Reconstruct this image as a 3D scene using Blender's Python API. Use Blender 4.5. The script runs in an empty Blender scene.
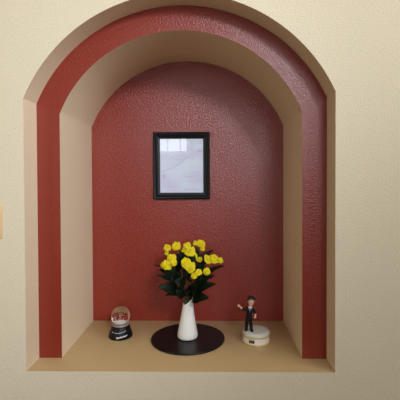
import bpy, bmesh, math, random
from mathutils import Vector, Matrix, noise
random.seed(7)
sc = bpy.context.scene
col = sc.collection
PI = math.pi

# ------------------------------------------------------------------ light levels
W_LEFT = (4.0, (0.92, 0.96, 1.0))      # high window behind, left
W_RIGHT = (5.5, (0.97, 0.97, 1.04))     # high window behind, right
W_WEST = (1.4, (1.08, 1.0, 0.72))
W_SIDE = (5.1, (1.0, 1.0, 0.97))      # window in the right hand wall
W_MID = (10.5, (1.0, 0.96, 1.0))       # narrow window added right behind the viewer for the back wall's sheen
ADDED_PANEL = (2.5, (0.97, 0.98, 1.03))       # added ceiling light panel behind the viewer, for sheen on the red band
LAMP = (0.0, (1.0, 0.75, 0.45))        # ceiling fixture near the niche
SPOT = (580, (0.95, 0.99, 1.08))           # added unseen spot without a fixture, brightens the left side
EXPOSURE = 0.0
LX, LY = 0.8, -0.55

# ------------------------------------------------------------------ materials
def new_mat(name):
    m = bpy.data.materials.new(name); m.use_nodes = True
    nt = m.node_tree
    b = nt.nodes.get('Principled BSDF')
    return m, nt, b

def mat(name, colr, rough=0.5, metal=0.0, spec=0.5, var=0.0, vscale=20, bump=0.0, bscale=100, coat=0.0,
        bdist=0.002, octaves=2.0):
    m, nt, b = new_mat(name)
    b.inputs['Base Color'].default_value = (*colr, 1)
    b.inputs['Roughness'].default_value = rough
    b.inputs['Metallic'].default_value = metal
    b.inputs['Specular IOR Level'].default_value = spec
    b.inputs['Coat Weight'].default_value = coat
    tc = nt.nodes.new('ShaderNodeTexCoord')
    if var:
        n = nt.nodes.new('ShaderNodeTexNoise'); n.inputs['Scale'].default_value = vscale
        n.inputs['Detail'].default_value = 3
        nt.links.new(tc.outputs['Object'], n.inputs['Vector'])
        r = nt.nodes.new('ShaderNodeMix'); r.data_type = 'RGBA'
        r.inputs['A'].default_value = (*[c * (1 - var) for c in colr], 1)
        r.inputs['B'].default_value = (*[min(1, c * (1 + var)) for c in colr], 1)
        nt.links.new(n.outputs['Fac'], r.inputs['Factor'])
        nt.links.new(r.outputs['Result'], b.inputs['Base Color'])
    if bump:
        n = nt.nodes.new('ShaderNodeTexNoise'); n.inputs['Scale'].default_value = bscale
        n.inputs['Detail'].default_value = octaves; n.inputs['Roughness'].default_value = 0.45
        nt.links.new(tc.outputs['Object'], n.inputs['Vector'])
        ramp = nt.nodes.new('ShaderNodeMapRange')
        ramp.interpolation_type = 'SMOOTHSTEP'
        ramp.inputs['From Min'].default_value = 0.36; ramp.inputs['From Max'].default_value = 0.66
        nt.links.new(n.outputs['Fac'], ramp.inputs['Value'])
        bp = nt.nodes.new('ShaderNodeBump')
        bp.inputs['Strength'].default_value = bump; bp.inputs['Distance'].default_value = bdist
        nt.links.new(ramp.outputs['Result'], bp.inputs['Height'])
        nt.links.new(bp.outputs['Normal'], b.inputs['Normal'])
    return m

def emit(name, strength, colr):
    m, nt, b = new_mat(name)
    b.inputs['Base Color'].default_value = (0.1, 0.1, 0.1, 1)
    b.inputs['Emission Color'].default_value = (*colr, 1)
    b.inputs['Emission Strength'].default_value = strength
    return m

CREAM = (0.64, 0.57, 0.425)
NICHE = (0.49, 0.35, 0.175)
RED = (0.21, 0.020, 0.008)
M = {}
M['cream'] = mat('cream_wall_paint', CREAM, 0.55, spec=0.35, bump=0.22, bscale=150, bdist=0.002)
M['niche'] = mat('tan_niche_paint', (0.74, 0.62, 0.45), 0.45, spec=0.4, bump=0.25, bscale=130, bdist=0.0016)
M['sill'] = mat('tan_sill_paint', NICHE, 0.38, spec=0.45, bump=0.08, bscale=60, bdist=0.002)
M['red'] = mat('brick_red_paint', RED, 0.30, spec=0.6, bump=0.30, bscale=200, bdist=0.0015)
M['redback'] = mat('brick_red_paint_on_back', (0.225, 0.019, 0.0075), 0.27, spec=0.75, bump=0.36, bscale=200, bdist=0.0016)
M['ceiling'] = mat('ceiling_paint', (0.75, 0.72, 0.66), 0.8)
M['floor'] = mat('floor_wood', (0.13, 0.075, 0.04), 0.5, var=0.3, vscale=4)
M['room'] = mat('room_paint', (0.24, 0.185, 0.12), 0.7)
M['white_frame'] = mat('window_white', (0.8, 0.8, 0.78), 0.5)

# ------------------------------------------------------------------ mesh helpers
def obj(name, bm, m=None, parent=None, smooth=True, loc=None, sharp=None):
    """link bm (world coordinates) as one mesh object; a child is re-based on its parent's origin"""
    me = bpy.data.meshes.new(name)
    o = bpy.data.objects.new(name, me)
    off = Vector((0, 0, 0))
    if parent is not None:
        off = origin(parent)
    elif loc is not None:
        off = Vector(loc); o.location = off
    bmesh.ops.translate(bm, verts=bm.verts, vec=-off)
    bmesh.ops.recalc_face_normals(bm, faces=bm.faces) if len(bm.faces) else None
    for f in bm.faces: f.smooth = smooth
    if sharp is not None:
        for e in bm.edges:
            if len(e.link_faces) == 2 and e.calc_face_angle(0) > sharp: e.smooth = False
    bm.to_mesh(me); bm.free()
    if m is not None:
        for mm in (m if isinstance(m, list) else [m]): me.materials.append(mm)
    col.objects.link(o)
    if parent is not None: o.parent = parent
    return o

def origin(o):
    v = Vector(o.location)
    while o.parent is not None:
        o = o.parent; v += Vector(o.location)
    return v

def tag(o, label=None, cat=None, group=None, kind=None):
    if label: o['label'] = label
    if cat: o['category'] = cat
    if group: o['group'] = group
    if kind: o['kind'] = kind
    return o

def thing(name, loc, label, cat, group=None):
    o = bpy.data.objects.new(name, None); o.empty_display_size = 0.02
    o.location = loc; col.objects.link(o)
    return tag(o, label, cat, group)

def add_box(bm, c, s, bevel=0.0, rot=None, seg=2):
    r = bmesh.ops.create_cube(bm, size=1)
    vs = r['verts']
    bmesh.ops.scale(bm, vec=s, verts=vs)
    if bevel:
        es = list({e for v in vs for e in v.link_edges})
        rr = bmesh.ops.bevel(bm, geom=es, offset=bevel, segments=seg, affect='EDGES', profile=0.5)
        vs = list({v for f in rr['faces'] for v in f.verts} | {v for v in vs if v.is_valid})
    if rot is not None: bmesh.ops.rotate(bm, cent=(0, 0, 0), matrix=rot, verts=vs)
    bmesh.ops.translate(bm, vec=c, verts=vs)
    return vs

def add_lathe(bm, prof, c=(0, 0, 0), n=48, cap0=True, cap1=True):
    rings = []
    for r, z in prof:
        rings.append([bm.verts.new((c[0] + r * math.cos(2 * PI * k / n), c[1] + r * math.sin(2 * PI * k / n), c[2] + z))
                      for k in range(n)])
    for a, b in zip(rings, rings[1:]):
        for k in range(n):
            bm.faces.new((a[k], a[(k + 1) % n], b[(k + 1) % n], b[k]))
    if cap0: bm.faces.new(rings[0][::-1])
    if cap1: bm.faces.new(rings[-1])
    return rings

def add_tube(bm, pts, rad, n=8):
    pts = [Vector(p) for p in pts]
    if not isinstance(rad, (list, tuple)): rad = [rad] * len(pts)
    rings = []; prev = None
    for i, p in enumerate(pts):
        t = (pts[min(i + 1, len(pts) - 1)] - pts[max(i - 1, 0)]).normalized()
        if prev is None:
            a = Vector((0, 0, 1)) if abs(t.z) < 0.9 else Vector((1, 0, 0))
            u = t.cross(a).normalized()
        else:
            u = (prev - t * prev.dot(t)).normalized()
        prev = u
        w = t.cross(u)
        rings.append([bm.verts.new(p + (u * math.cos(2 * PI * k / n) + w * math.sin(2 * PI * k / n)) * rad[i])
                      for k in range(n)])
    for a, b in zip(rings, rings[1:]):
        for k in range(n): bm.faces.new((a[k], a[(k + 1) % n], b[(k + 1) % n], b[k]))
    bm.faces.new(rings[0][::-1]); bm.faces.new(rings[-1])

def bez(p0, p1, p2, n=10):
    p0, p1, p2 = map(Vector, (p0, p1, p2))
    return [p0 * (1 - t) ** 2 + p1 * 2 * t * (1 - t) + p2 * t * t for t in [k / n for k in range(n + 1)]]

def add_ball(bm, c, r, scl=(1, 1, 1), seg=16, rings=10):
    vs = bmesh.ops.create_uvsphere(bm, u_segments=seg, v_segments=rings, radius=r)['verts']
    bmesh.ops.scale(bm, vec=scl, verts=vs)
    bmesh.ops.translate(bm, vec=c, verts=vs)
    return vs

# ------------------------------------------------------------------ the niche
D1, D2 = 0.0984, 0.4663
XO0, XO1, XI0, XI1 = -0.53, 0.53, -0.4451, 0.4409
OC = (0.0037, 0.711, 0.5799)
IC = (-0.0012, 0.724, 0.4774)
ROOM = (-1.8, 1.7, -4.4, -0.95, 2.75)       # x0 x1 y0 floor ceiling

def arch(x0, x1, c, n=72, zb=0.0, grow=0.0):
    cx, cz, R = c
    R += grow; x0 -= grow; x1 += grow
    a0 = math.pi - math.acos(max(-1, min(1, (cx - x0) / R)))      # left spring
    a1 = math.acos(max(-1, min(1, (x1 - cx) / R)))
    pts = [(x0, zb)]
    for k in range(n + 1):
        a = a0 + (a1 - a0) * k / n
        pts.append((cx + R * math.cos(a), cz + R * math.sin(a)))
    pts.append((x1, zb))
    return pts                              # open at the bottom: left foot ... right foot

def face_with_hole(bm, outer, hole, y):
    def loop(ps):
        vs = [bm.verts.new((p[0], y, p[1])) for p in ps]
        return [bm.edges.new((vs[k], vs[(k + 1) % len(vs)])) for k in range(len(vs))]
    es = loop(outer) + loop(hole)
    bmesh.ops.triangle_fill(bm, use_beauty=True, use_dissolve=False, edges=es)

def strip(bm, pts, ya, yb):
    n = 6
    rows = [[bm.verts.new((p[0], ya + (yb - ya) * k / n, p[1])) for p in pts] for k in range(n + 1)]
    for a, b in zip(rows, rows[1:]):
        for k in range(len(pts) - 1): bm.faces.new((a[k], a[k + 1], b[k + 1], b[k]))

def orient(o, target):
    """make every face of a shell look at the target point"""
    me = o.data; bm = bmesh.new(); bm.from_mesh(me)
    fl = [f for f in bm.faces if f.normal.dot(Vector(target) - f.calc_center_median()) < 0]
    bmesh.ops.reverse_faces(bm, faces=fl); bm.to_mesh(me); bm.free()

AO = arch(XO0, XO1, OC)
AI = arch(XI0, XI1, IC)
x0, x1, y0, zf, zc = ROOM
bm = bmesh.new()
face_with_hole(bm, [(x0, zf), (x1, zf), (x1, zc), (x0, zc)], AO, 0.0)
strip(bm, AO, 0.0, D1 + 0.0)
o = obj('wall_front', bm, M['cream'], sharp=0.4); o['kind'] = 'structure'
orient(o, (0, -0.6, 0.6))
for f in o.data.polygons: f.use_smooth = abs(f.normal.y) < 0.5
# give the reveal the niche's own tan paint
o.data.materials.append(M['niche'])
for f in o.data.polygons:
    if abs(f.normal.y) < 0.5: f.material_index = 1

bm = bmesh.new()                                   # the red stepped band of the arch
grow = arch(XO0, XO1, OC, grow=0.01)
face_with_hole(bm, grow, AI, D1)
o = obj('trim_1', bm, M['red'], smooth=False); o['kind'] = 'structure'
orient(o, (0, -3, 0.6))

bm = bmesh.new()                                   # deep tan reveal behind the band
strip(bm, AI, D1, D2)
o = obj('trim_2', bm, M['niche'], sharp=0.4); o['kind'] = 'structure'
orient(o, (0, 0.28, 0.5))

bm = bmesh.new()                                   # red back of the niche
g = arch(XI0, XI1, IC, grow=0.012, zb=-0.01)
vs = [bm.verts.new((p[0], D2, p[1])) for p in g]
bm.faces.new(vs)
o = obj('wall_back', bm, M['redback'], smooth=False); o['kind'] = 'structure'
orient(o, (0, -3, 0.6))

bm = bmesh.new()                                   # the tan sill
add_box(bm, (0, D2 / 2 + 0.005, -0.02), (XO1 - XO0 + 0.002, D2 + 0.0085, 0.04), 0.0006)
o = obj('trim_3', bm, M['sill'], sharp=0.5); o['kind'] = 'structure'

# ------------------------------------------------------------------ the room around the viewer
def plane(name, pts, m, look):
    bm = bmesh.new(); bm.faces.new([bm.verts.new(p) for p in pts])
    o = obj(name, bm, m, smooth=False); o['kind'] = 'structure'; orient(o, look)
    return o
ctr = (0, -2, 0.6)
plane('floor', [(x0, y0, zf), (x1, y0, zf), (x1, 0, zf), (x0, 0, zf)], M['floor'], ctr)
plane('ceiling', [(x0, y0, zc), (x1, y0, zc), (x1, 0, zc), (x0, 0, zc)], M['ceiling'], ctr)
plane('wall_left', [(x0, y0, zf), (x0, 0, zf), (x0, 0, zc), (x0, y0, zc)], M['room'], ctr)
plane('wall_right', [(x1, y0, zf), (x1, 0, zf), (x1, 0, zc), (x1, y0, zc)], M['room'], ctr)
plane('wall_rear', [(x0, y0, zf), (x1, y0, zf), (x1, y0, zc), (x0, y0, zc)], M['room'], ctr)

def window(n, a, b, za, zb, wall, light, muntins=2):
    """a daylit window on the rear ('y') or a side ('x') wall: frame, muntins, bright pane"""
    def P(t, z, d):
        if wall == 'rear': return (t, y0 + d, z)
        if wall == 'right': return (x1 - d, t, z)
        if wall == 'ceiling': return (t, z, zc - d)
        return (x0 + d, t, z)
    def bar(bm, ta, tb, z1, z2, d):
        c = P((ta + tb) / 2, (z1 + z2) / 2, d / 2 + 0.001)
        s = {'rear': (tb - ta, d, z2 - z1), 'ceiling': (tb - ta, z2 - z1, d)}.get(wall, (d, tb - ta, z2 - z1))
        add_box(bm, c, s)
    w = 0.05
    bm = bmesh.new()
    bar(bm, a - w, a, za - w, zb + w, 0.05); bar(bm, b, b + w, za - w, zb + w, 0.05)
    bar(bm, a, b, za - w, za, 0.05); bar(bm, a, b, zb, zb + w, 0.05)
    o = obj('window_%d' % n, bm, M['white_frame'], smooth=False); o['kind'] = 'structure'
    bm = bmesh.new()
    bm.faces.new([bm.verts.new(P(t, z, 0.012)) for t, z in ((a, za), (b, za), (b, zb), (a, zb))])
    p = obj('pane', bm, emit('daylight_%d' % n, *light), o, smooth=False); orient(p, ctr)
    if isinstance(muntins, int): muntins = [a + (b - a) * k / (muntins + 1) for k in range(1, muntins + 1)]
    for t in muntins:
        bm = bmesh.new(); bar(bm, t - 0.012, t + 0.012, za, zb, 0.035)
        obj('muntin', bm, M['white_frame'], o, smooth=False)
    return o
window(1, -1.10, -0.33, 1.13, 1.95, 'rear', W_LEFT, [-0.88, -0.66, -0.44])
window(2, 0.85, 1.64, 0.60, 2.60, 'rear', W_RIGHT, [1.245])
window(3, -1.9, -0.4, 1.0, 2.6, 'right', W_SIDE, 3)
window(4, -2.6, -0.9, 0.0, 1.3, 'left', W_WEST, 3)
window(6, 0.04, 0.44, 0.55, 1.15, 'rear', W_MID, [])  # added for the sheen around the framed sheet
window(5, -0.5, 0.9, -3.8, -2.9, 'ceiling', ADDED_PANEL, 1)  # added light panel built like a window, gives the band's top its sheen
sl = bpy.data.lights.new('added_spot', 'SPOT'); so = bpy.data.objects.new('added_spot', sl); col.objects.link(so)
so.location = (1.55, -3.5, 2.4)                     # added bare spot high at the rear right, aimed at the niche
so.rotation_euler = (Vector((-0.50, 0, 0.84)) - Vector(so.location)).to_track_quat('-Z', 'Y').to_euler()
sl.energy = SPOT[0]; sl.color = SPOT[1]; sl.spot_size = math.radians(35); sl.spot_blend = 1.0; sl.shadow_soft_size = 0.35
if LAMP[0] > 0:
    t = thing('ceiling_lamp', (LX, LY, zc), 'round warm ceiling light above and in front of the niche', 'lamp')
    bm = bmesh.new(); add_lathe(bm, [(0.16, -0.001), (0.17, -0.02), (0.16, -0.03)], (LX, LY, zc)); obj('base', bm, M['white_frame'], t)
    bm = bmesh.new(); add_lathe(bm, [(0.15, -0.031), (0.13, -0.07), (0.07, -0.095), (0.01, -0.10)], (LX, LY, zc))
    obj('diffuser', bm, emit('lamp_glow', *LAMP), t)

# ------------------------------------------------------------------ switch plate at the left edge
M['almond'] = mat('almond_plastic', (0.62, 0.44, 0.20), 0.35)
M['screw'] = mat('brass_screw', (0.35, 0.24, 0.10), 0.35, metal=0.8)
SX, SZ = -0.6405, 0.516
t = thing('light_switch', (SX, 0, SZ), 'almond light switch plate on the cream wall at the left edge of the picture', 'switch')
bm = bmesh.new(); add_box(bm, (SX, -0.0032, SZ), (0.070, 0.006, 0.112), 0.0025, seg=3); obj('plate', bm, M['almond'], t)
bm = bmesh.new(); add_box(bm, (SX, -0.0078, SZ), (0.033, 0.004, 0.066), 0.0012, rot=Matrix.Rotation(0.03, 3, 'X')); obj('rocker', bm, M['almond'], t)
for dz in (-0.045, 0.045):
    bm = bmesh.new(); add_lathe(bm, [(0.0032, 0), (0.0030, 0.0012), (0.0012, 0.0016)], n=16)
    bmesh.ops.rotate(bm, cent=(0, 0, 0), matrix=Matrix.Rotation(PI / 2, 3, 'X'), verts=bm.verts)
    bmesh.ops.translate(bm, vec=(SX, -0.0060, SZ + dz), verts=bm.verts)
    obj('screw', bm, M['screw'], t)

# ------------------------------------------------------------------ framed sheet on the back wall
M['black_frame'] = mat('black_frame_lacquer', (0.004, 0.005, 0.008), 0.35, spec=0.3)
M['black_lip'] = mat('black_inner_lip', (0.004, 0.004, 0.006), 0.5)
FX0, FX1, FZ0, FZ1 = -0.1573, 0.1027, 0.5671, 0.8755
fc = ((FX0 + FX1) / 2, D2, FZ0)
pf = thing('picture_frame', fc, 'black wooden picture frame with a pale printed sheet, hung on the red niche wall', 'picture frame')
def rail_frame(bm, prof):
    """prof: list of (inset from the outer edge, height off the wall)"""
    loops = []
    for ins, h in prof:
        loops.append([bm.verts.new((x, D2 - h, z)) for x, z in ((FX0 + ins, FZ0 + ins), (FX1 - ins, FZ0 + ins),
                                                             (FX1 - ins, FZ1 - ins), (FX0 + ins, FZ1 - ins))])
    for a, b in zip(loops, loops[1:]):
        for k in range(4): bm.faces.new((a[k], a[(k + 1) % 4], b[(k + 1) % 4], b[k]))
bm = bmesh.new()
rail_frame(bm, [(0, 0.0005), (0, 0.014), (0.002, 0.0175), (0.006, 0.0195), (0.0095, 0.0185), (0.0115, 0.016), (0.0125, 0.0135),
                (0.014, 0.0135), (0.0165, 0.0155), (0.019, 0.0145), (0.021, 0.012)])
obj('moulding', bm, M['black_frame'], pf, sharp=0.5)
bm = bmesh.new()
rail_frame(bm, [(0.021, 0.012), (0.026, 0.010), (0.0300, 0.0075), (0.0300, 0.003)])
obj('inner_lip', bm, M['black_lip'], pf, sharp=0.5)
# the sheet: pale lavender paper with a faint printed picture
m, nt, b = new_mat('printed_sheet')
tc = nt.nodes.new('ShaderNodeTexCoord')
mp = nt.nodes.new('ShaderNodeMapping'); mp.inputs['Scale'].default_value = (9, 1, 13); mp.inputs['Rotation'].default_value = (0, -0.5, 0)
nz = nt.nodes.new('ShaderNodeTexNoise'); nz.inputs['Scale'].default_value = 1.0; nz.inputs['Detail'].default_value = 2
cr = nt.nodes.new('ShaderNodeValToRGB')
cr.color_ramp.elements[0].position = 0.38; cr.color_ramp.elements[0].color = (0.80, 0.78, 0.93, 1)
cr.color_ramp.elements[1].position = 0.62; cr.color_ramp.elements[1].color = (0.84, 0.91, 0.97, 1)
e = cr.color_ramp.elements.new(0.5); e.color = (0.82, 0.86, 0.97, 1)
nt.links.new(tc.outputs['Object'], mp.inputs['Vector']); nt.links.new(mp.outputs['Vector'], nz.inputs['Vector'])
nt.links.new(nz.outputs['Fac'], cr.inputs['Fac']); nt.links.new(cr.outputs['Color'], b.inputs['Base Color'])
b.inputs['Roughness'].default_value = 0.6
M['sheet'] = m
SX0, SX1, SZ0, SZ1 = FX0 + 0.0295, FX1 - 0.0295, FZ0 + 0.0295, FZ1 - 0.0295
bm = bmesh.new(); add_box(bm, (fc[0], D2 - 0.0030, (SZ0 + SZ1) / 2), (SX1 - SX0, 0.001, SZ1 - SZ0)); sheet = obj('sheet', bm, m, pf, smooth=False)
M['ink'] = mat('grey_ink', (0.42, 0.43, 0.52), 0.7)
def SP(u, v):
    """a point on the sheet; u, v run 0..1 from its top left corner"""
    return Vector((SX0 + (SX1 - SX0) * u, D2 - 0.0037, SZ1 - (SZ1 - SZ0) * v))
def ink(name, uv, w=0.0012):
    """one printed stroke: a flat ribbon through the points uv"""
    bm = bmesh.new(); pts = [SP(*p) for p in uv]; lo = []; hi = []
    for k, p in enumerate(pts):
        t = (pts[min(k + 1, len(pts) - 1)] - pts[max(k - 1, 0)]).normalized(); n_ = Vector((-t.z, 0, t.x)) * w / 2
        lo.append(bm.verts.new(p - n_)); hi.append(bm.verts.new(p + n_))
    for k in range(len(pts) - 1): bm.faces.new((lo[k], lo[k + 1], hi[k + 1], hi[k]))
    r = bmesh.ops.extrude_face_region(bm, geom=bm.faces[:])
    bmesh.ops.translate(bm, vec=(0, -0.0002, 0), verts=[q for q in r['geom'] if isinstance(q, bmesh.types.BMVert)])
    obj(name, bm, M['ink'], sheet, smooth=False)
for v, ua, ub in ((0.055, 0.66, 0.97), (0.095, 0.70, 0.97), (0.37, 0.70, 0.80), (0.51, 0.72, 0.79), (0.62, 0.70, 0.98), (0.70, 0.58, 0.76), (0.79, 0.60, 0.92), (0.885, 0.12, 0.46), (0.94, 0.55, 0.9)):
    ink('printed_line', [(ua, v), (ub, v)], 0.0010)
for v, ua, ub in ((0.205, 0.86, 0.98), (0.235, 0.86, 0.98), (0.67, 0.06, 0.125), (0.70, 0.06, 0.125), (0.73, 0.06, 0.125)):
    ink('printed_line', [(ua, v), (ub, v)], 0.0020)
ink('drawn_line', [(0.02, 0.62), (0.16, 0.575), (0.32, 0.53), (0.44, 0.46), (0.58, 0.37), (0.74, 0.315)], 0.0012)
ink('drawn_line', [(0.18, 0.40), (0.28, 0.345), (0.40, 0.40), (0.46, 0.385)], 0.0009)
m, nt, b = new_mat('picture_glass')
nt.nodes.remove(b)
tr = nt.nodes.new('ShaderNodeBsdfTransparent'); gl = nt.nodes.new('ShaderNodeBsdfGlossy'); gl.inputs['Roughness'].default_value = 0.02
fr = nt.nodes.new('ShaderNodeFresnel'); fr.inputs['IOR'].default_value = 1.6
mx = nt.nodes.new('ShaderNodeMixShader')
nt.links.new(fr.outputs['Fac'], mx.inputs['Fac']); nt.links.new(tr.outputs[0], mx.inputs[1]); nt.links.new(gl.outputs[0], mx.inputs[2])
nt.links.new(mx.outputs[0], nt.nodes['Material Output'].inputs['Surface'])
M['pglass'] = m
bm = bmesh.new(); add_box(bm, (fc[0], D2 - 0.0055, (SZ0 + SZ1) / 2), (SX1 - SX0 + 0.0006, 0.0016, SZ1 - SZ0 + 0.0006)); obj('glass', bm, m, pf, smooth=False)

# ------------------------------------------------------------------ black round tray
M['tray'] = mat('black_tray_finish', (0.005, 0.004, 0.004), 0.38, spec=0.25, bump=0.05, bscale=60)
TX, TY = 0.0112, 0.267
bm = bmesh.new()
add_lathe(bm, [(0.135, 0.0003), (0.149, 0.0008), (0.1515, 0.003), (0.1515, 0.0062), (0.1505, 0.0078), (0.148, 0.0082), (0.142, 0.0080), (0.05, 0.0079), (0.002, 0.0079)], (TX, TY, 0), n=96)
o = obj('round_tray', bm, M['tray'], loc=(TX, TY, 0), sharp=0.6)
tag(o, 'flat black round tray lying on the tan sill under the white vase', 'tray')

# ------------------------------------------------------------------ white vase with a slanted lip
M['vase'] = mat('white_glazed_ceramic', (0.80, 0.80, 0.77), 0.25, spec=0.5, coat=0.3)
VX, VY, VZ = 0.0093, 0.2655, 0.0081
prof = [(0.030, 0.0), (0.0385, 0.0012), (0.0415, 0.005), (0.0422, 0.011), (0.0412, 0.020), (0.0385, 0.034), (0.0350, 0.052),
        (0.0312, 0.072), (0.0278, 0.092), (0.0250, 0.110), (0.0230, 0.125), (0.0219, 0.136), (0.0216, 0.146)]
def vase_lean(r, z, a, wall):
    k = min(1, z / 0.146)
    top = 0.128 + 0.0135 * (1 + math.cos(a - 0.15))          # the cut rim rises to the right
    zz = z * (1 + (top / 0.146 * 1.06 - 1) * max(0, (k - 0.55) / 0.45) ** 1.5)
    cx = 0.0012 * k + 0.0012 * k * k
    return (VX + cx + (r - wall) * math.cos(a), VY + (r - wall) * math.sin(a), VZ + zz)
bm = bmesh.new(); n = 56
rings = [[bm.verts.new(vase_lean(r, z, 2 * PI * k / n, 0)) for k in range(n)] for r, z in prof]
inner = []
for r, z in reversed(prof[3:]):
    inner.append([bm.verts.new(vase_lean(r, z, 2 * PI * k / n, 0.0028)) for k in range(n)])
allr = rings + inner
for a, b2 in zip(allr, allr[1:]):
    for k in range(n): bm.faces.new((a[k], a[(k + 1) % n], b2[(k + 1) % n], b2[k]))
bm.faces.new(allr[0][::-1]); bm.faces.new(allr[-1])
o = obj('flower_vase', bm, M['vase'], loc=(VX, VY, VZ), sharp=1.2)
tag(o, 'tapering white ceramic vase with a slanted rim, standing on the black tray', 'vase')

# ------------------------------------------------------------------ the yellow flowers
M['stem'] = mat('green_stem', (0.020, 0.050, 0.018), 0.5)
M['leaf'] = mat('dark_green_leaf', (0.0055, 0.016, 0.006), 0.45, spec=0.3, var=0.35, vscale=60, bump=0.25, bscale=160)
M['petal'] = mat('yellow_petal', (1.0, 0.86, 0.03), 0.6, spec=0.2, var=0.06, vscale=90)
b = M['petal'].node_tree.nodes['Principled BSDF']
b.inputs['Subsurface Weight'].default_value = 0.0
M['orange'] = mat('orange_heart', (0.75, 0.35, 0.02), 0.6)

def petal(bm, c, ax, side, L, Wd, cup, tilt, ruffle, seed):
    """one ruffled petal: from c along side, lifted towards ax"""
    ax = ax.normalized(); s = (side - ax * side.dot(ax)).normalized(); w = ax.cross(s)
    nu, nv = 5, 5; grid = []
    for i in range(nu + 1):
        u = i / nu; row = []
        for j in range(nv + 1):
            v = j / nv * 2 - 1
            wid = Wd * (math.sin(PI * min(1, (0.12 + 0.80 * u))) ** 0.65)
            ang = tilt - cup * u
            out = L * u * math.cos(ang); up = L * u * math.sin(ang)
            rf = ruffle * L * u * u * math.sin(5 * v + seed * 1.7)
            dome = -0.18 * Wd * v * v
            tipdent = -0.10 * L * (1 - abs(v)) * (u ** 6)
            p = c + s * (out + tipdent - 0.18 * L * v * v * u) + w * (v * wid * 0.5) + ax * (up + rf + dome)
            row.append(bm.verts.new(p))
        grid.append(row)
    for i in range(nu):
        for j in range(nv):
            bm.faces.new((grid[i][j], grid[i + 1][j], grid[i + 1][j + 1], grid[i][j + 1]))

def bloom_bm(c, dia, ax, seed):
    rnd = random.Random(seed)
    bm = bmesh.new(); c = Vector(c); ax = Vector(ax).normalized(); R = dia / 2
    base = Vector((0.3, 0.2, 1)).cross(ax).normalized()
    for lay, (np_, tilt, ln, wd) in enumerate(((5, 0.02, 1.15, 1.15), (4, 0.42, 0.85, 1.0), (3, 0.95, 0.5, 0.8))):
        for k in range(np_):
            a = 2 * PI * k / np_ + lay * 0.5 + rnd.uniform(-0.2, 0.2)
            side = Matrix.Rotation(a, 3, ax) @ base
            petal(bm, c + ax * (R * 0.05 * lay), ax, side, R * ln * rnd.uniform(0.9, 1.1), R * wd * 1.15, 0.25, tilt + rnd.uniform(-0.35, 0.35), 0.18, rnd.uniform(0, 6))
    bmesh.ops.solidify(bm, geom=bm.faces[:], thickness=0.0005)
    return bm

def heart_bm(c, dia, ax):
    bm = bmesh.new(); add_ball(bm, Vector(c) + Vector(ax).normalized() * dia * 0.16, dia * 0.11, seg=8, rings=6); return bm

def leaf_bm(base, tip, wd, up=(0, -0.35, 1), droop=0.15, fold=0.25, seed=0):
    """petiole plus a toothed, folded, drooping blade"""
    rnd = random.Random(seed)
    bm = bmesh.new(); B, T = Vector(base), Vector(tip); d = T - B; L = d.length; d.normalize()
    nrm = Vector(up); nrm = (nrm - d * nrm.dot(d)).normalized(); w = d.cross(nrm)
    P0 = B + d * L * 0.16
    def spine(u):
        return P0 + d * (L * 0.84 * u) + nrm * (L * droop * (4 * u * (1 - u)) * 0.6)
    add_tube(bm, [B, (B + P0) / 2 + nrm * L * 0.012, spine(0.02)], [0.0013, 0.0012, 0.001], 6)
    nu, nv = 16, 6; grid = []
    for i in range(nu + 1):
        u = i / nu
        half = wd * 0.5 * (math.sin(PI * u ** 0.72) ** 0.8) if 0 < u < 1 else 0.0006
        half = max(half, 0.0006)
        tooth = 1 + (0.09 if i % 2 else -0.05)
        row = []
        for j in range(nv + 1):
            v = j / nv * 2 - 1
            hv = half * v * (tooth if abs(v) > 0.9 else 1)
            lift = fold * half * (abs(v) ** 1.3) - 0.55 * fold * half * v * v * u
            wave = 0.05 * wd * math.sin(u * 14 + seed) * v * v
            row.append(bm.verts.new(spine(u) + w * hv + nrm * (lift + wave)))
        grid.append(row)
    for i in range(nu):
        for j in range(nv): bm.faces.new((grid[i][j], grid[i + 1][j], grid[i + 1][j + 1], grid[i][j + 1]))
    bmesh.ops.solidify(bm, geom=[f for f in bm.faces if len(f.verts) == 4], thickness=0.0004)
    return bm

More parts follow.
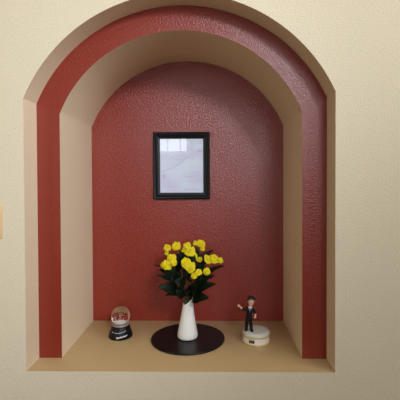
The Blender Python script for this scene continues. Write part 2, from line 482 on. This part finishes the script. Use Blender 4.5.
# label, stem foot angle in the vase, blooms (x, y, z, diameter), leaves (tip, width, where along the stem, up)
SPRAYS = [
 ('small yellow flower at the far left top of the bouquet, a bud hanging below it', 2.6,
  [(-.078, .300, .373, .026), (-.080, .298, .352, .016)],
  [((-.128, .245, .309), .020, .55, (0, -.5, 1)), ((-.062, .285, .352), .034, .70, (0, -1, .5)), ((-.105, .260, .290), .036, .45, (0, -1, .7))]),
 ('single yellow flower standing between the far left flower and the topmost middle flowers', 2.1,
  [(-.041, .310, .379, .034)],
  [((-.036, .290, .350), .042, .60, (-.2, -1, .3)), ((-.012, .300, .368), .036, .66, (.1, -1, .3)), ((-.060, .260, .322), .042, .5, (-.2, -1, .4)), ((-.090, .300, .300), .040, .40, (0, -.8, .6))]),
 ('cluster of three yellow flowers at the top middle of the bouquet', 1.4,
  [(.009, .262, .390, .025), (.021, .252, .366, .038), (.003, .268, .370, .026)],
  [((-.012, .262, .345), .040, .62, (-.3, -1, .3)), ((.020, .235, .265), .044, .35, (0, -1, .3)), ((.040, .275, .352), .032, .66, (.3, -1, .3))]),
 ('tallest yellow flower cluster, at the upper right with a petal drooping down', .9,
  [(.068, .300, .390, .032), (.044, .300, .392, .021), (.072, .296, .371, .020)],
  [((.120, .310, .362), .024, .62, (0, -.8, 1)), ((.085, .300, .335), .040, .55, (.2, -1, .3)), ((.045, .305, .375), .036, .66, (0, -1, .3)), ((.100, .300, .352), .034, .6, (.2, -1, .5))]),
 ('large round yellow flower cluster at the left of the bouquet, around a dark gap', 3.4,
  [(-.073, .225, .320, .038), (-.053, .228, .342, .036), (-.041, .224, .326, .022)],
  [((-.111, .215, .277), .028, .42, (0, -.6, 1)), ((-.100, .195, .239), .052, .30, (0, -1, .7)), ((-.040, .225, .292), .040, .52, (-.2, -1, .4)), ((-.020, .205, .235), .044, .30, (-.2, -1, .4))]),
 ('large full yellow flower pair at the centre front of the bouquet', 4.6,
  [(.008, .205, .333, .038), (.026, .204, .314, .036)],
  [((-.031, .195, .223), .040, .22, (-.3, -1, .4)), ((.010, .185, .214), .036, .34, (0, -1, .2)), ((-.035, .195, .262), .044, .42, (-.3, -1, .5))]),
 ('low pair of small yellow flowers at the front, below the centre flowers', 5.1,
  [(.041, .190, .284, .023), (.058, .190, .297, .024)],
  [((.099, .185, .196), .050, .22, (.2, -1, .7)), ((.048, .180, .215), .046, .38, (.2, -1, .3)), ((.052, .195, .255), .042, .40, (.2, -1, .5))]),
 ('single small round yellow flower low on the right, under the long right cluster', 5.7,
  [(.091, .215, .294, .027)],
  [((.127, .190, .250), .036, .38, (.1, -1, .8)), ((.125, .240, .272), .026, .50, (0, -.8, 1)), ((.030, .205, .225), .048, .25, (.1, -1, .3))]),
 ('long row of yellow flowers reaching furthest right in the bouquet', .2,
  [(.099, .250, .335, .033), (.121, .248, .338, .036), (.146, .250, .331, .021)],
  [((.166, .245, .310), .024, .52, (0, -.7, 1)), ((.080, .235, .312), .042, .50, (.2, -1, .4)), ((.075, .225, .262), .044, .30, (.2, -1, .4))]),
 ('small half hidden yellow flower between the top middle and the long right flowers', 1.8,
  [(.059, .285, .329, .026), (.040, .282, .341, .021)],
  [((.070, .270, .310), .042, .60, (.2, -1, .4)), ((.135, .270, .295), .034, .45, (.2, -1, .7)), ((-.077, .225, .193), .030, .24, (-.2, -.8, 1)), ((-.005, .270, .300), .044, .5, (0, -1, .2))]),
]
mouth = Vector((VX + 0.0018, VY, VZ + 0.135))
for k, (lab, ang, blooms, leaves) in enumerate(SPRAYS):
    ca, sa = math.cos(ang), math.sin(ang)
    foot = Vector((VX + 0.020 * -ca, VY + 0.020 * -sa, VZ + 0.0135))
    neck = mouth + Vector((0.0125 * ca, 0.0125 * sa, 0.0))
    t = thing('yellow_flower', foot, lab, 'flower', 'yellow flowers in the white vase')
    c0 = Vector(blooms[0][:3])
    mid = neck + Vector(((c0.x - neck.x) * 0.25, (c0.y - neck.y) * 0.25, (c0.z - neck.z) * 0.62))
    aim = (c0 - mid).normalized()
    path = [foot, foot.lerp(neck, 0.5)] + bez(neck, mid, c0 - aim * 0.003, 12)
    bm = bmesh.new(); add_tube(bm, path, [0.0019] * 3 + [0.0018 - 0.0004 * i / 12 for i in range(12)], 7)
    up = path[2:]
    axes = []
    for i, (bx, by, bz, dia) in enumerate(blooms):
        c = Vector((bx, by, bz))
        out = Vector((c.x - VX, c.y - VY, 0)) * 2.2
        ax = (out + Vector((0, -0.75, 0.62))).normalized()
        axes.append(ax)
        if i: add_tube(bm, bez(up[8], (up[8] + c) / 2 + Vector((0, 0, 0.006)), c - ax * 0.002, 6), 0.0011, 6)
    obj('stem', bm, M['stem'], t)
    for i, ((bx, by, bz, dia), ax) in enumerate(zip(blooms, axes)):
        bl = obj('bloom', bloom_bm((bx, by, bz), dia * 1.24, ax, k * 10 + i), M['petal'], t)
    for i, (tip, wd, at, upv) in enumerate(leaves):
        base = up[max(1, min(11, int(at * 12)))]
        obj('leaf', leaf_bm(base, tip, wd, upv, seed=k * 7 + i), M['leaf'], t)

# ------------------------------------------------------------------ snow globe
M['globe_base'] = mat('black_globe_base', (0.004, 0.004, 0.006), 0.35, spec=0.22)
M['letters'] = mat('silver_white_lettering', (0.75, 0.75, 0.74), 0.4)
M['snow'] = mat('white_snow', (0.85, 0.82, 0.82), 0.8, bump=0.3, bscale=300)
M['rim'] = mat('pewter_rim', (0.42, 0.36, 0.30), 0.35, metal=0.6)
m, nt, b = new_mat('water_globe_glass')
b.inputs['Transmission Weight'].default_value = 1.0; b.inputs['IOR'].default_value = 1.36; b.inputs['Roughness'].default_value = 0.0
b.inputs['Base Color'].default_value = (0.97, 0.97, 0.95, 1)
M['gglass'] = m
GX, GY = -0.2745, 0.294
sg = thing('snow_globe', (GX, GY, 0), 'small snow globe with a black lettered base on the tan sill, left of the vase', 'snow globe')
gprof = [(0.040, 0.0004), (0.0490, 0.001), (0.0502, 0.004), (0.0494, 0.009), (0.0470, 0.018), (0.0435, 0.028), (0.0405, 0.036), (0.0385, 0.043), (0.0365, 0.0475), (0.031, 0.0495)]
bm = bmesh.new(); add_lathe(bm, gprof, (GX, GY, 0), n=64); obj('base', bm, M['globe_base'], sg, sharp=1.0)
bm = bmesh.new(); add_lathe(bm, [(0.0335, 0.0488), (0.0350, 0.0500), (0.0345, 0.0525), (0.0325, 0.0535)], (GX, GY, 0), n=64)
obj('rim', bm, M['rim'], sg)
bm = bmesh.new(); add_ball(bm, (GX, GY, 0.0865), 0.0390, seg=48, rings=32); gg = obj('globe', bm, M['gglass'], sg)
bm = bmesh.new()
add_lathe(bm, [(0.022, 0.0560), (0.0255, 0.0590), (0.0265, 0.0625), (0.024, 0.0655), (0.018, 0.0685), (0.010, 0.0715), (0.003, 0.0725)], (GX, GY, 0), n=40)
for v in bm.verts: v.co.z += 0.003 * noise.noise(v.co * 120) if v.co.z > 0.061 else 0
obj('snow_bank', bm, M['snow'], gg)
bm = bmesh.new(); rnd = random.Random(3)
for k in range(36):
    a = rnd.uniform(0, 2 * PI); r = 0.030 * math.sqrt(rnd.random()); z = rnd.uniform(0.066, 0.080)
    add_ball(bm, (GX + r * math.cos(a), GY + r * math.sin(a), z), rnd.uniform(0.0004, 0.0007), seg=6, rings=4)
o = obj('snow_flakes', bm, M['snow'], gg); o['kind'] = 'stuff'
def on_base(u, z, lift=0.0005):
    """a point on the flared black base: u across in metres from its front, z its height"""
    for (r0, z0), (r1, z1) in zip(gprof, gprof[1:]):
        if z0 <= z <= z1 or (z1 > 0.049): break
    r = r0 + (r1 - r0) * ((z - z0) / max(1e-6, z1 - z0)) + lift
    a = -PI / 2 + u / r
    return (GX + r * math.cos(a), GY + r * math.sin(a), z)
bm = bmesh.new(); rnd = random.Random(11)
pts = []                                            # upper line: one fine running script
for k in range(90):
    f = k / 89
    u = -0.030 + 0.062 * f
    pts.append(on_base(u, 0.0305 + 0.0022 * math.sin(f * 70) * (0.5 + 0.5 * math.sin(f * 23)) - 0.0035 * math.sin(PI * f) + 0.004 * f, 0.0005))
add_tube(bm, pts, 0.00055, 5)
obj('script_line', bm, M['letters'], sg)
bm = bmesh.new()
pts = []                                            # lower line: the heavier signature
for k in range(70):
    f = k / 69
    u = -0.006 + 0.044 * f
    pts.append(on_base(u, 0.0115 + 0.0030 * math.sin(f * 52) * (0.55 + 0.45 * math.cos(f * 31)) + 0.0055 * f, 0.0010))
add_tube(bm, pts, 0.0012, 6)
add_tube(bm, [on_base(-0.007 + 0.0016 * k, 0.0075 + 0.0006 * k, 0.0007) for k in range(10)], 0.0007, 6)
obj('signature_line', bm, M['letters'], sg)

# ------------------------------------------------------------------ round trinket box with a standing figure
M['porcelain'] = mat('white_porcelain', (0.74, 0.71, 0.66), 0.3, spec=0.5, coat=0.2)
M['porcelain_top'] = mat('grey_white_porcelain', (0.58, 0.58, 0.54), 0.4)
M['gold'] = mat('yellow_gilt', (0.62, 0.46, 0.09), 0.35, metal=0.25)
M['plaque'] = mat('black_plaque', (0.008, 0.007, 0.007), 0.4)
M['suit'] = mat('black_suit', (0.004, 0.004, 0.006), 0.55, spec=0.25)
M['skin'] = mat('painted_skin', (0.72, 0.47, 0.34), 0.45)
M['hair'] = mat('black_hair', (0.008, 0.006, 0.005), 0.4)
M['shirt'] = mat('white_shirt', (0.75, 0.76, 0.80), 0.5)
M['tie'] = mat('blue_tie', (0.06, 0.14, 0.36), 0.5)
BX, BY = 0.2895, 0.2515
tb = thing('trinket_box', (BX, BY, 0), 'round white trinket box with yellow trim and a suited man figure on its lid', 'trinket box')
bm = bmesh.new(); add_lathe(bm, [(0.052, 0.0030), (0.0552, 0.0045), (0.0548, 0.012), (0.0540, 0.022), (0.0538, 0.0268)], (BX, BY, 0), n=64); obj('body', bm, M['porcelain'], tb, sharp=1.0)
bm = bmesh.new(); add_lathe(bm, [(0.050, 0.0003), (0.0570, 0.0006), (0.0580, 0.0020), (0.0574, 0.0038), (0.0552, 0.0048)], (BX, BY, 0), n=64); obj('foot_band', bm, M['gold'], tb)
bm = bmesh.new(); add_lathe(bm, [(0.0530, 0.0255), (0.0552, 0.0264), (0.0558, 0.0283), (0.0552, 0.0300), (0.0530, 0.0306)], (BX, BY, 0), n=64); obj('seam_band', bm, M['gold'], tb)
bm = bmesh.new(); add_lathe(bm, [(0.0535, 0.0304), (0.0548, 0.0318), (0.0552, 0.036), (0.0545, 0.0405), (0.0520, 0.0440), (0.0475, 0.0462), (0.040, 0.0472), (0.002, 0.0474)], (BX, BY, 0), n=64)
lid = obj('lid', bm, M['porcelain_top'], tb)
def on_box(a, z, r): return Vector((BX + r * math.cos(a), BY + r * math.sin(a), z))
bm = bmesh.new()                                    # plaque curved round the side, left of the front
A0, A1 = -PI / 2 - 0.62, -PI / 2 - 0.22
rows = []
for (r, z) in ((0.0545, 0.0105), (0.0562, 0.0108), (0.0558, 0.0218), (0.0540, 0.0222)):
    rows.append([bm.verts.new(on_box(A0 + (A1 - A0) * k / 10, z, r)) for k in range(11)])
for a, c in zip(rows, rows[1:]):
    for k in range(10): bm.faces.new((a[k], a[k + 1], c[k + 1], c[k]))
bm.faces.new([r[0] for r in rows]); bm.faces.new([r[-1] for r in rows][::-1])
pl = obj('plaque', bm, M['plaque'], tb, smooth=False)
bm = bmesh.new()
for zz in (0.0185, 0.0140):
    pts = [on_box(A0 + 0.06 + (A1 - A0 - 0.12) * k / 24, zz + 0.0007 * math.sin(k * 2.1), 0.0563) for k in range(25)]
    add_tube(bm, pts, 0.00035, 5)
obj('lettering', bm, M['gold'], pl)

def skin_body(name, verts, edges, radii, m, parent, root=0, sub=2):
    me = bpy.data.meshes.new(name); org = origin(parent)
    me.from_pydata([tuple(Vector(v) - org) for v in verts], edges, [])
    o = bpy.data.objects.new(name, me); col.objects.link(o); o.parent = parent
    md = o.modifiers.new('skin', 'SKIN'); md.use_smooth_shade = True
    if not me.skin_vertices: me.skin_vertices.new()
    for i, r in enumerate(radii):
        sv = me.skin_vertices[0].data[i]
        sv.radius = (r, r) if not isinstance(r, tuple) else r
        sv.use_root = (i == root)
    s = o.modifiers.new('sub', 'SUBSURF'); s.levels = sub; s.render_levels = sub
    me.materials.append(m)
    # bake the modifiers so the mesh stands on its own
    dg = bpy.context.evaluated_depsgraph_get(); dg.update()
    ev = o.evaluated_get(dg)
    nm = bpy.data.meshes.new_from_object(ev)
    o.modifiers.clear(); o.data = nm
    for f in nm.polygons: f.use_smooth = True
    nm.materials.clear(); nm.materials.append(m)
    return o

FX, FY, FZ = 0.2590, 0.2400, 0.0474                  # where the figure stands on the lid
def F(x, y, z): return (FX + x, FY + y, FZ + z)
V = [F(0, 0, .052), F(.001, 0, .064), F(.003, 0, .078), F(.0045, 0, .090), F(.0065, 0, .0975), F(.0078, -.001, .1035), F(.0092, -.0025, .1115), F(.0100, -.003, .1210), F(.0100, -.002, .1290),
     F(-.0062, 0, .046), F(-.0082, -.001, .025), F(-.0095, .0005, .0055), F(-.0110, -.0060, .0046),
     F(.0064, 0, .046), F(.0088, -.003, .025), F(.0105, -.005, .0055), F(.0112, -.0105, .0046),
     F(-.0075, 0, .0885), F(-.0185, -.005, .0855), F(-.0300, -.009, .0930), F(-.0365, -.010, .1010),
     F(.0165, 0, .0885), F(.0245, .000, .078), F(.0270, -.006, .0670), F(.0255, -.010, .0620)]
E = [(0, 1), (1, 2), (2, 3), (3, 4), (4, 5), (5, 6), (6, 7), (7, 8), (0, 9), (9, 10), (10, 11), (11, 12), (0, 13), (13, 14), (14, 15), (15, 16),
     (3, 17), (17, 18), (18, 19), (19, 20), (3, 21), (21, 22), (22, 23), (23, 24)]
Rr = [.0100, .0098, .0112, .0102, .0048, .0078, .0125, .0136, .0090, .0074, .0064, .0054, .0048, .0074, .0064, .0054, .0048,
      .0062, .0052, .0044, .0036, .0062, .0052, .0044, .0036]
fig = skin_body('figure', V, E, [r * 0.93 for r in Rr], M['skin'], tb)
tag(fig, 'small standing man figure in a black suit, one arm raised')
# suit: jacket, sleeves, trousers and shoes over the body
keep = [0, 1, 2, 3, 4, 9, 10, 11, 12, 13, 14, 15, 16, 17, 18, 19, 21, 22, 23]
ix = {v: i for i, v in enumerate(keep)}
V2 = [V[i] for i in keep]
V2[ix[4]] = F(.0058, 0.0012, .0945)
R2 = [Rr[i] * 1.16 for i in keep]; R2[ix[4]] = .0058; R2[ix[0]] = .0112; R2[ix[1]] = .0112
E2 = [(ix[a], ix[b]) for a, b in E if a in ix and b in ix]
suit = skin_body('suit', V2, E2, R2, M['suit'], fig)
for dx, dy, tx, ty in ((-.0095, .0005, -.003, -.011), (.0105, -.005, .002, -.011)):
    d_ = Vector((tx, ty, 0)).normalized()
    bm = bmesh.new(); vs = add_ball(bm, (0, 0, 0), 1, seg=14, rings=10)
    for v in vs:
        p = v.co.copy(); zz = max(p.z, -0.55)
        v.co = Vector(F(dx, dy, .0036)) + d_ * (.0048 + p.y * .0125) + Vector((d_.y, -d_.x, 0)) * p.x * .0064 + Vector((0, 0, zz * .0060 * (1 - .25 * p.y)))
    obj('shoe', bm, M['suit'], suit)
# hands with fingers
def hand(wrist, direction, palm_n, s, name):
    wv = Vector(wrist); d = Vector(direction).normalized(); nn = Vector(palm_n); nn = (nn - d * nn.dot(d)).normalized(); sd = d.cross(nn)
    bm = bmesh.new()
    pv = add_ball(bm, (0, 0, 0), 1, seg=12, rings=8)
    for v in pv: v.co = wv + d * (s * 0.45 + v.co.x * s * 0.52) + sd * (v.co.y * s * 0.42) + nn * (v.co.z * s * 0.22)
    for q, (off, ln) in enumerate(((-0.31, 0.62), (-0.10, 0.72), (0.11, 0.68), (0.30, 0.52))):
        r0 = wv + d * s * 0.80 + sd * s * off
        add_tube(bm, [r0, r0 + d * s * ln * 0.55 + sd * s * off * 0.2 + nn * s * 0.03, r0 + d * s * ln + sd * s * off * 0.3 + nn * s * 0.16], [s * 0.115, s * 0.105, s * 0.07], 7)
    r0 = wv + d * s * 0.25 - sd * s * 0.30
    add_tube(bm, [r0, r0 + d * s * 0.28 - sd * s * 0.28 + nn * s * 0.06, r0 + d * s * 0.58 - sd * s * 0.34 + nn * s * 0.12], [s * 0.14, s * 0.12, s * 0.08], 7)
    return obj(name, bm, M['skin'], fig)
hand(F(-.0355, -.010, .0998), (-.62, -.15, .65), (-.3, -1, .1), .0088, 'hand')
hand(F(.0260, -.0090, .0635), (-.35, -.45, -.8), (0, -1, .2), .0078, 'hand')
# head details
hc = Vector(F(.0099, -.003, .1195)); hs = 1.25          # head centre and size
def H(x, y, z): return hc + Vector((x, y, z)) * hs
bm = bmesh.new()
vs = add_ball(bm, (0, 0, 0), 1, seg=24, rings=16)
for v in vs:
    p = v.co.copy()
    v.co = H(p.x * .0126, .0015 + p.y * .0128, .0030 + p.z * .0132)
cut = [v for v in bm.verts if v.co.y < hc.y - 0.0015 and v.co.z < hc.z + 0.0095 - 0.10 * (v.co.x - hc.x)] + [v for v in bm.verts if v.co.z < hc.z - 0.005]
bmesh.ops.delete(bm, geom=list(set(cut)), context='VERTS')
bmesh.ops.solidify(bm, geom=bm.faces[:], thickness=-0.0012)
obj('hair', bm, M['hair'], fig)
M['eye'] = mat('painted_eye', (0.02, 0.015, 0.012), 0.3)
for s in (-1, 1):
    bm = bmesh.new(); add_ball(bm, H(s * .0038 - .001, -.0095, .0020), .0013, (1, .6, 1.2), 10, 8); obj('eye', bm, M['eye'], fig)
    bm = bmesh.new(); add_tube(bm, [H(s * .0022 - .001, -.0099, .0046), H(s * .0040 - .001, -.0097, .0053), H(s * .0058 - .001, -.0086, .0047)], .0005, 6)
    obj('eyebrow', bm, M['eye'], fig)
    bm = bmesh.new(); add_ball(bm, H(s * .0108, .0005, 0), .0026, (.5, .9, 1.2), 10, 8); obj('ear', bm, M['skin'], fig)
bm = bmesh.new(); add_tube(bm, [H(-.0038, -.0088, -.0030), H(-.001, -.0099, -.0026), H(.0018, -.0090, -.0030)], .0006, 6); obj('moustache', bm, M['eye'], fig)
bm = bmesh.new(); add_ball(bm, H(-.001, -.0108, -.0002), .0017, (.8, 1, 1.2), 10, 8); obj('nose', bm, M['skin'], fig)
M['lips'] = mat('painted_lips', (0.45, 0.16, 0.12), 0.4)
bm = bmesh.new(); add_tube(bm, [H(-.0030, -.0086, -.0054), H(-.001, -.0094, -.0060), H(.0010, -.0086, -.0054)], .0005, 6); obj('mouth', bm, M['lips'], fig)
bm = bmesh.new()
tri = [F(-.0008, -.0095, .0965), F(.0105, -.0095, .0965), F(.0030, -.0132, .0770)]
f0 = [bm.verts.new(p) for p in tri]; f1 = [bm.verts.new(Vector(p) + Vector((0, .005, 0))) for p in tri]
bm.faces.new(f0); bm.faces.new(f1[::-1])
for k in range(3): bm.faces.new((f0[k], f1[k], f1[(k + 1) % 3], f0[(k + 1) % 3]))
obj('shirt_front', bm, M['shirt'], fig, smooth=False)
bm = bmesh.new()
add_tube(bm, [F(.0050, -.0105, .0958), F(.0046, -.0120, .0925), F(.0036, -.0138, .0860), F(.0030, -.0142, .0770)], [.0018, .0022, .0032, .0014], 8)
obj('tie', bm, M['tie'], fig)

# ------------------------------------------------------------------ world, camera, view
w = bpy.data.worlds.new('World'); sc.world = w; w.use_nodes = True
w.node_tree.nodes['Background'].inputs['Color'].default_value = (0.8, 0.9, 1, 1)
w.node_tree.nodes['Background'].inputs['Strength'].default_value = 0.3
cam = bpy.data.cameras.new('camera'); co = bpy.data.objects.new('camera', cam); col.objects.link(co)
R3 = Matrix(((0.9999, 0.0035, 0.0154), (0.0153, 0.0170, -0.9997), (-0.0038, 0.9998, 0.0170)))
q = R3.to_quaternion(); q.normalize()
co.rotation_mode = 'QUATERNION'; co.rotation_quaternion = q; co.location = (0.1145, -1.29, 0.664)
cam.sensor_width = 36; cam.sensor_fit = 'HORIZONTAL'; cam.lens = 380 / 400 * 36
cam.shift_x = -6.65 / 400; cam.shift_y = -15.48 / 400
cam.clip_start = 0.02
sc.camera = co
vs_ = sc.view_settings
vs_.view_transform = 'Standard'; vs_.look = 'None'; vs_.gamma = 1.0; vs_.exposure = EXPOSURE
vs_.use_curve_mapping = False
sc.cycles.use_denoising = True
sc.cycles.max_bounces = 12; sc.cycles.diffuse_bounces = 6; sc.cycles.transmission_bounces = 10; sc.cycles.transparent_max_bounces = 12
sc.cycles.sample_clamp_indirect = 6
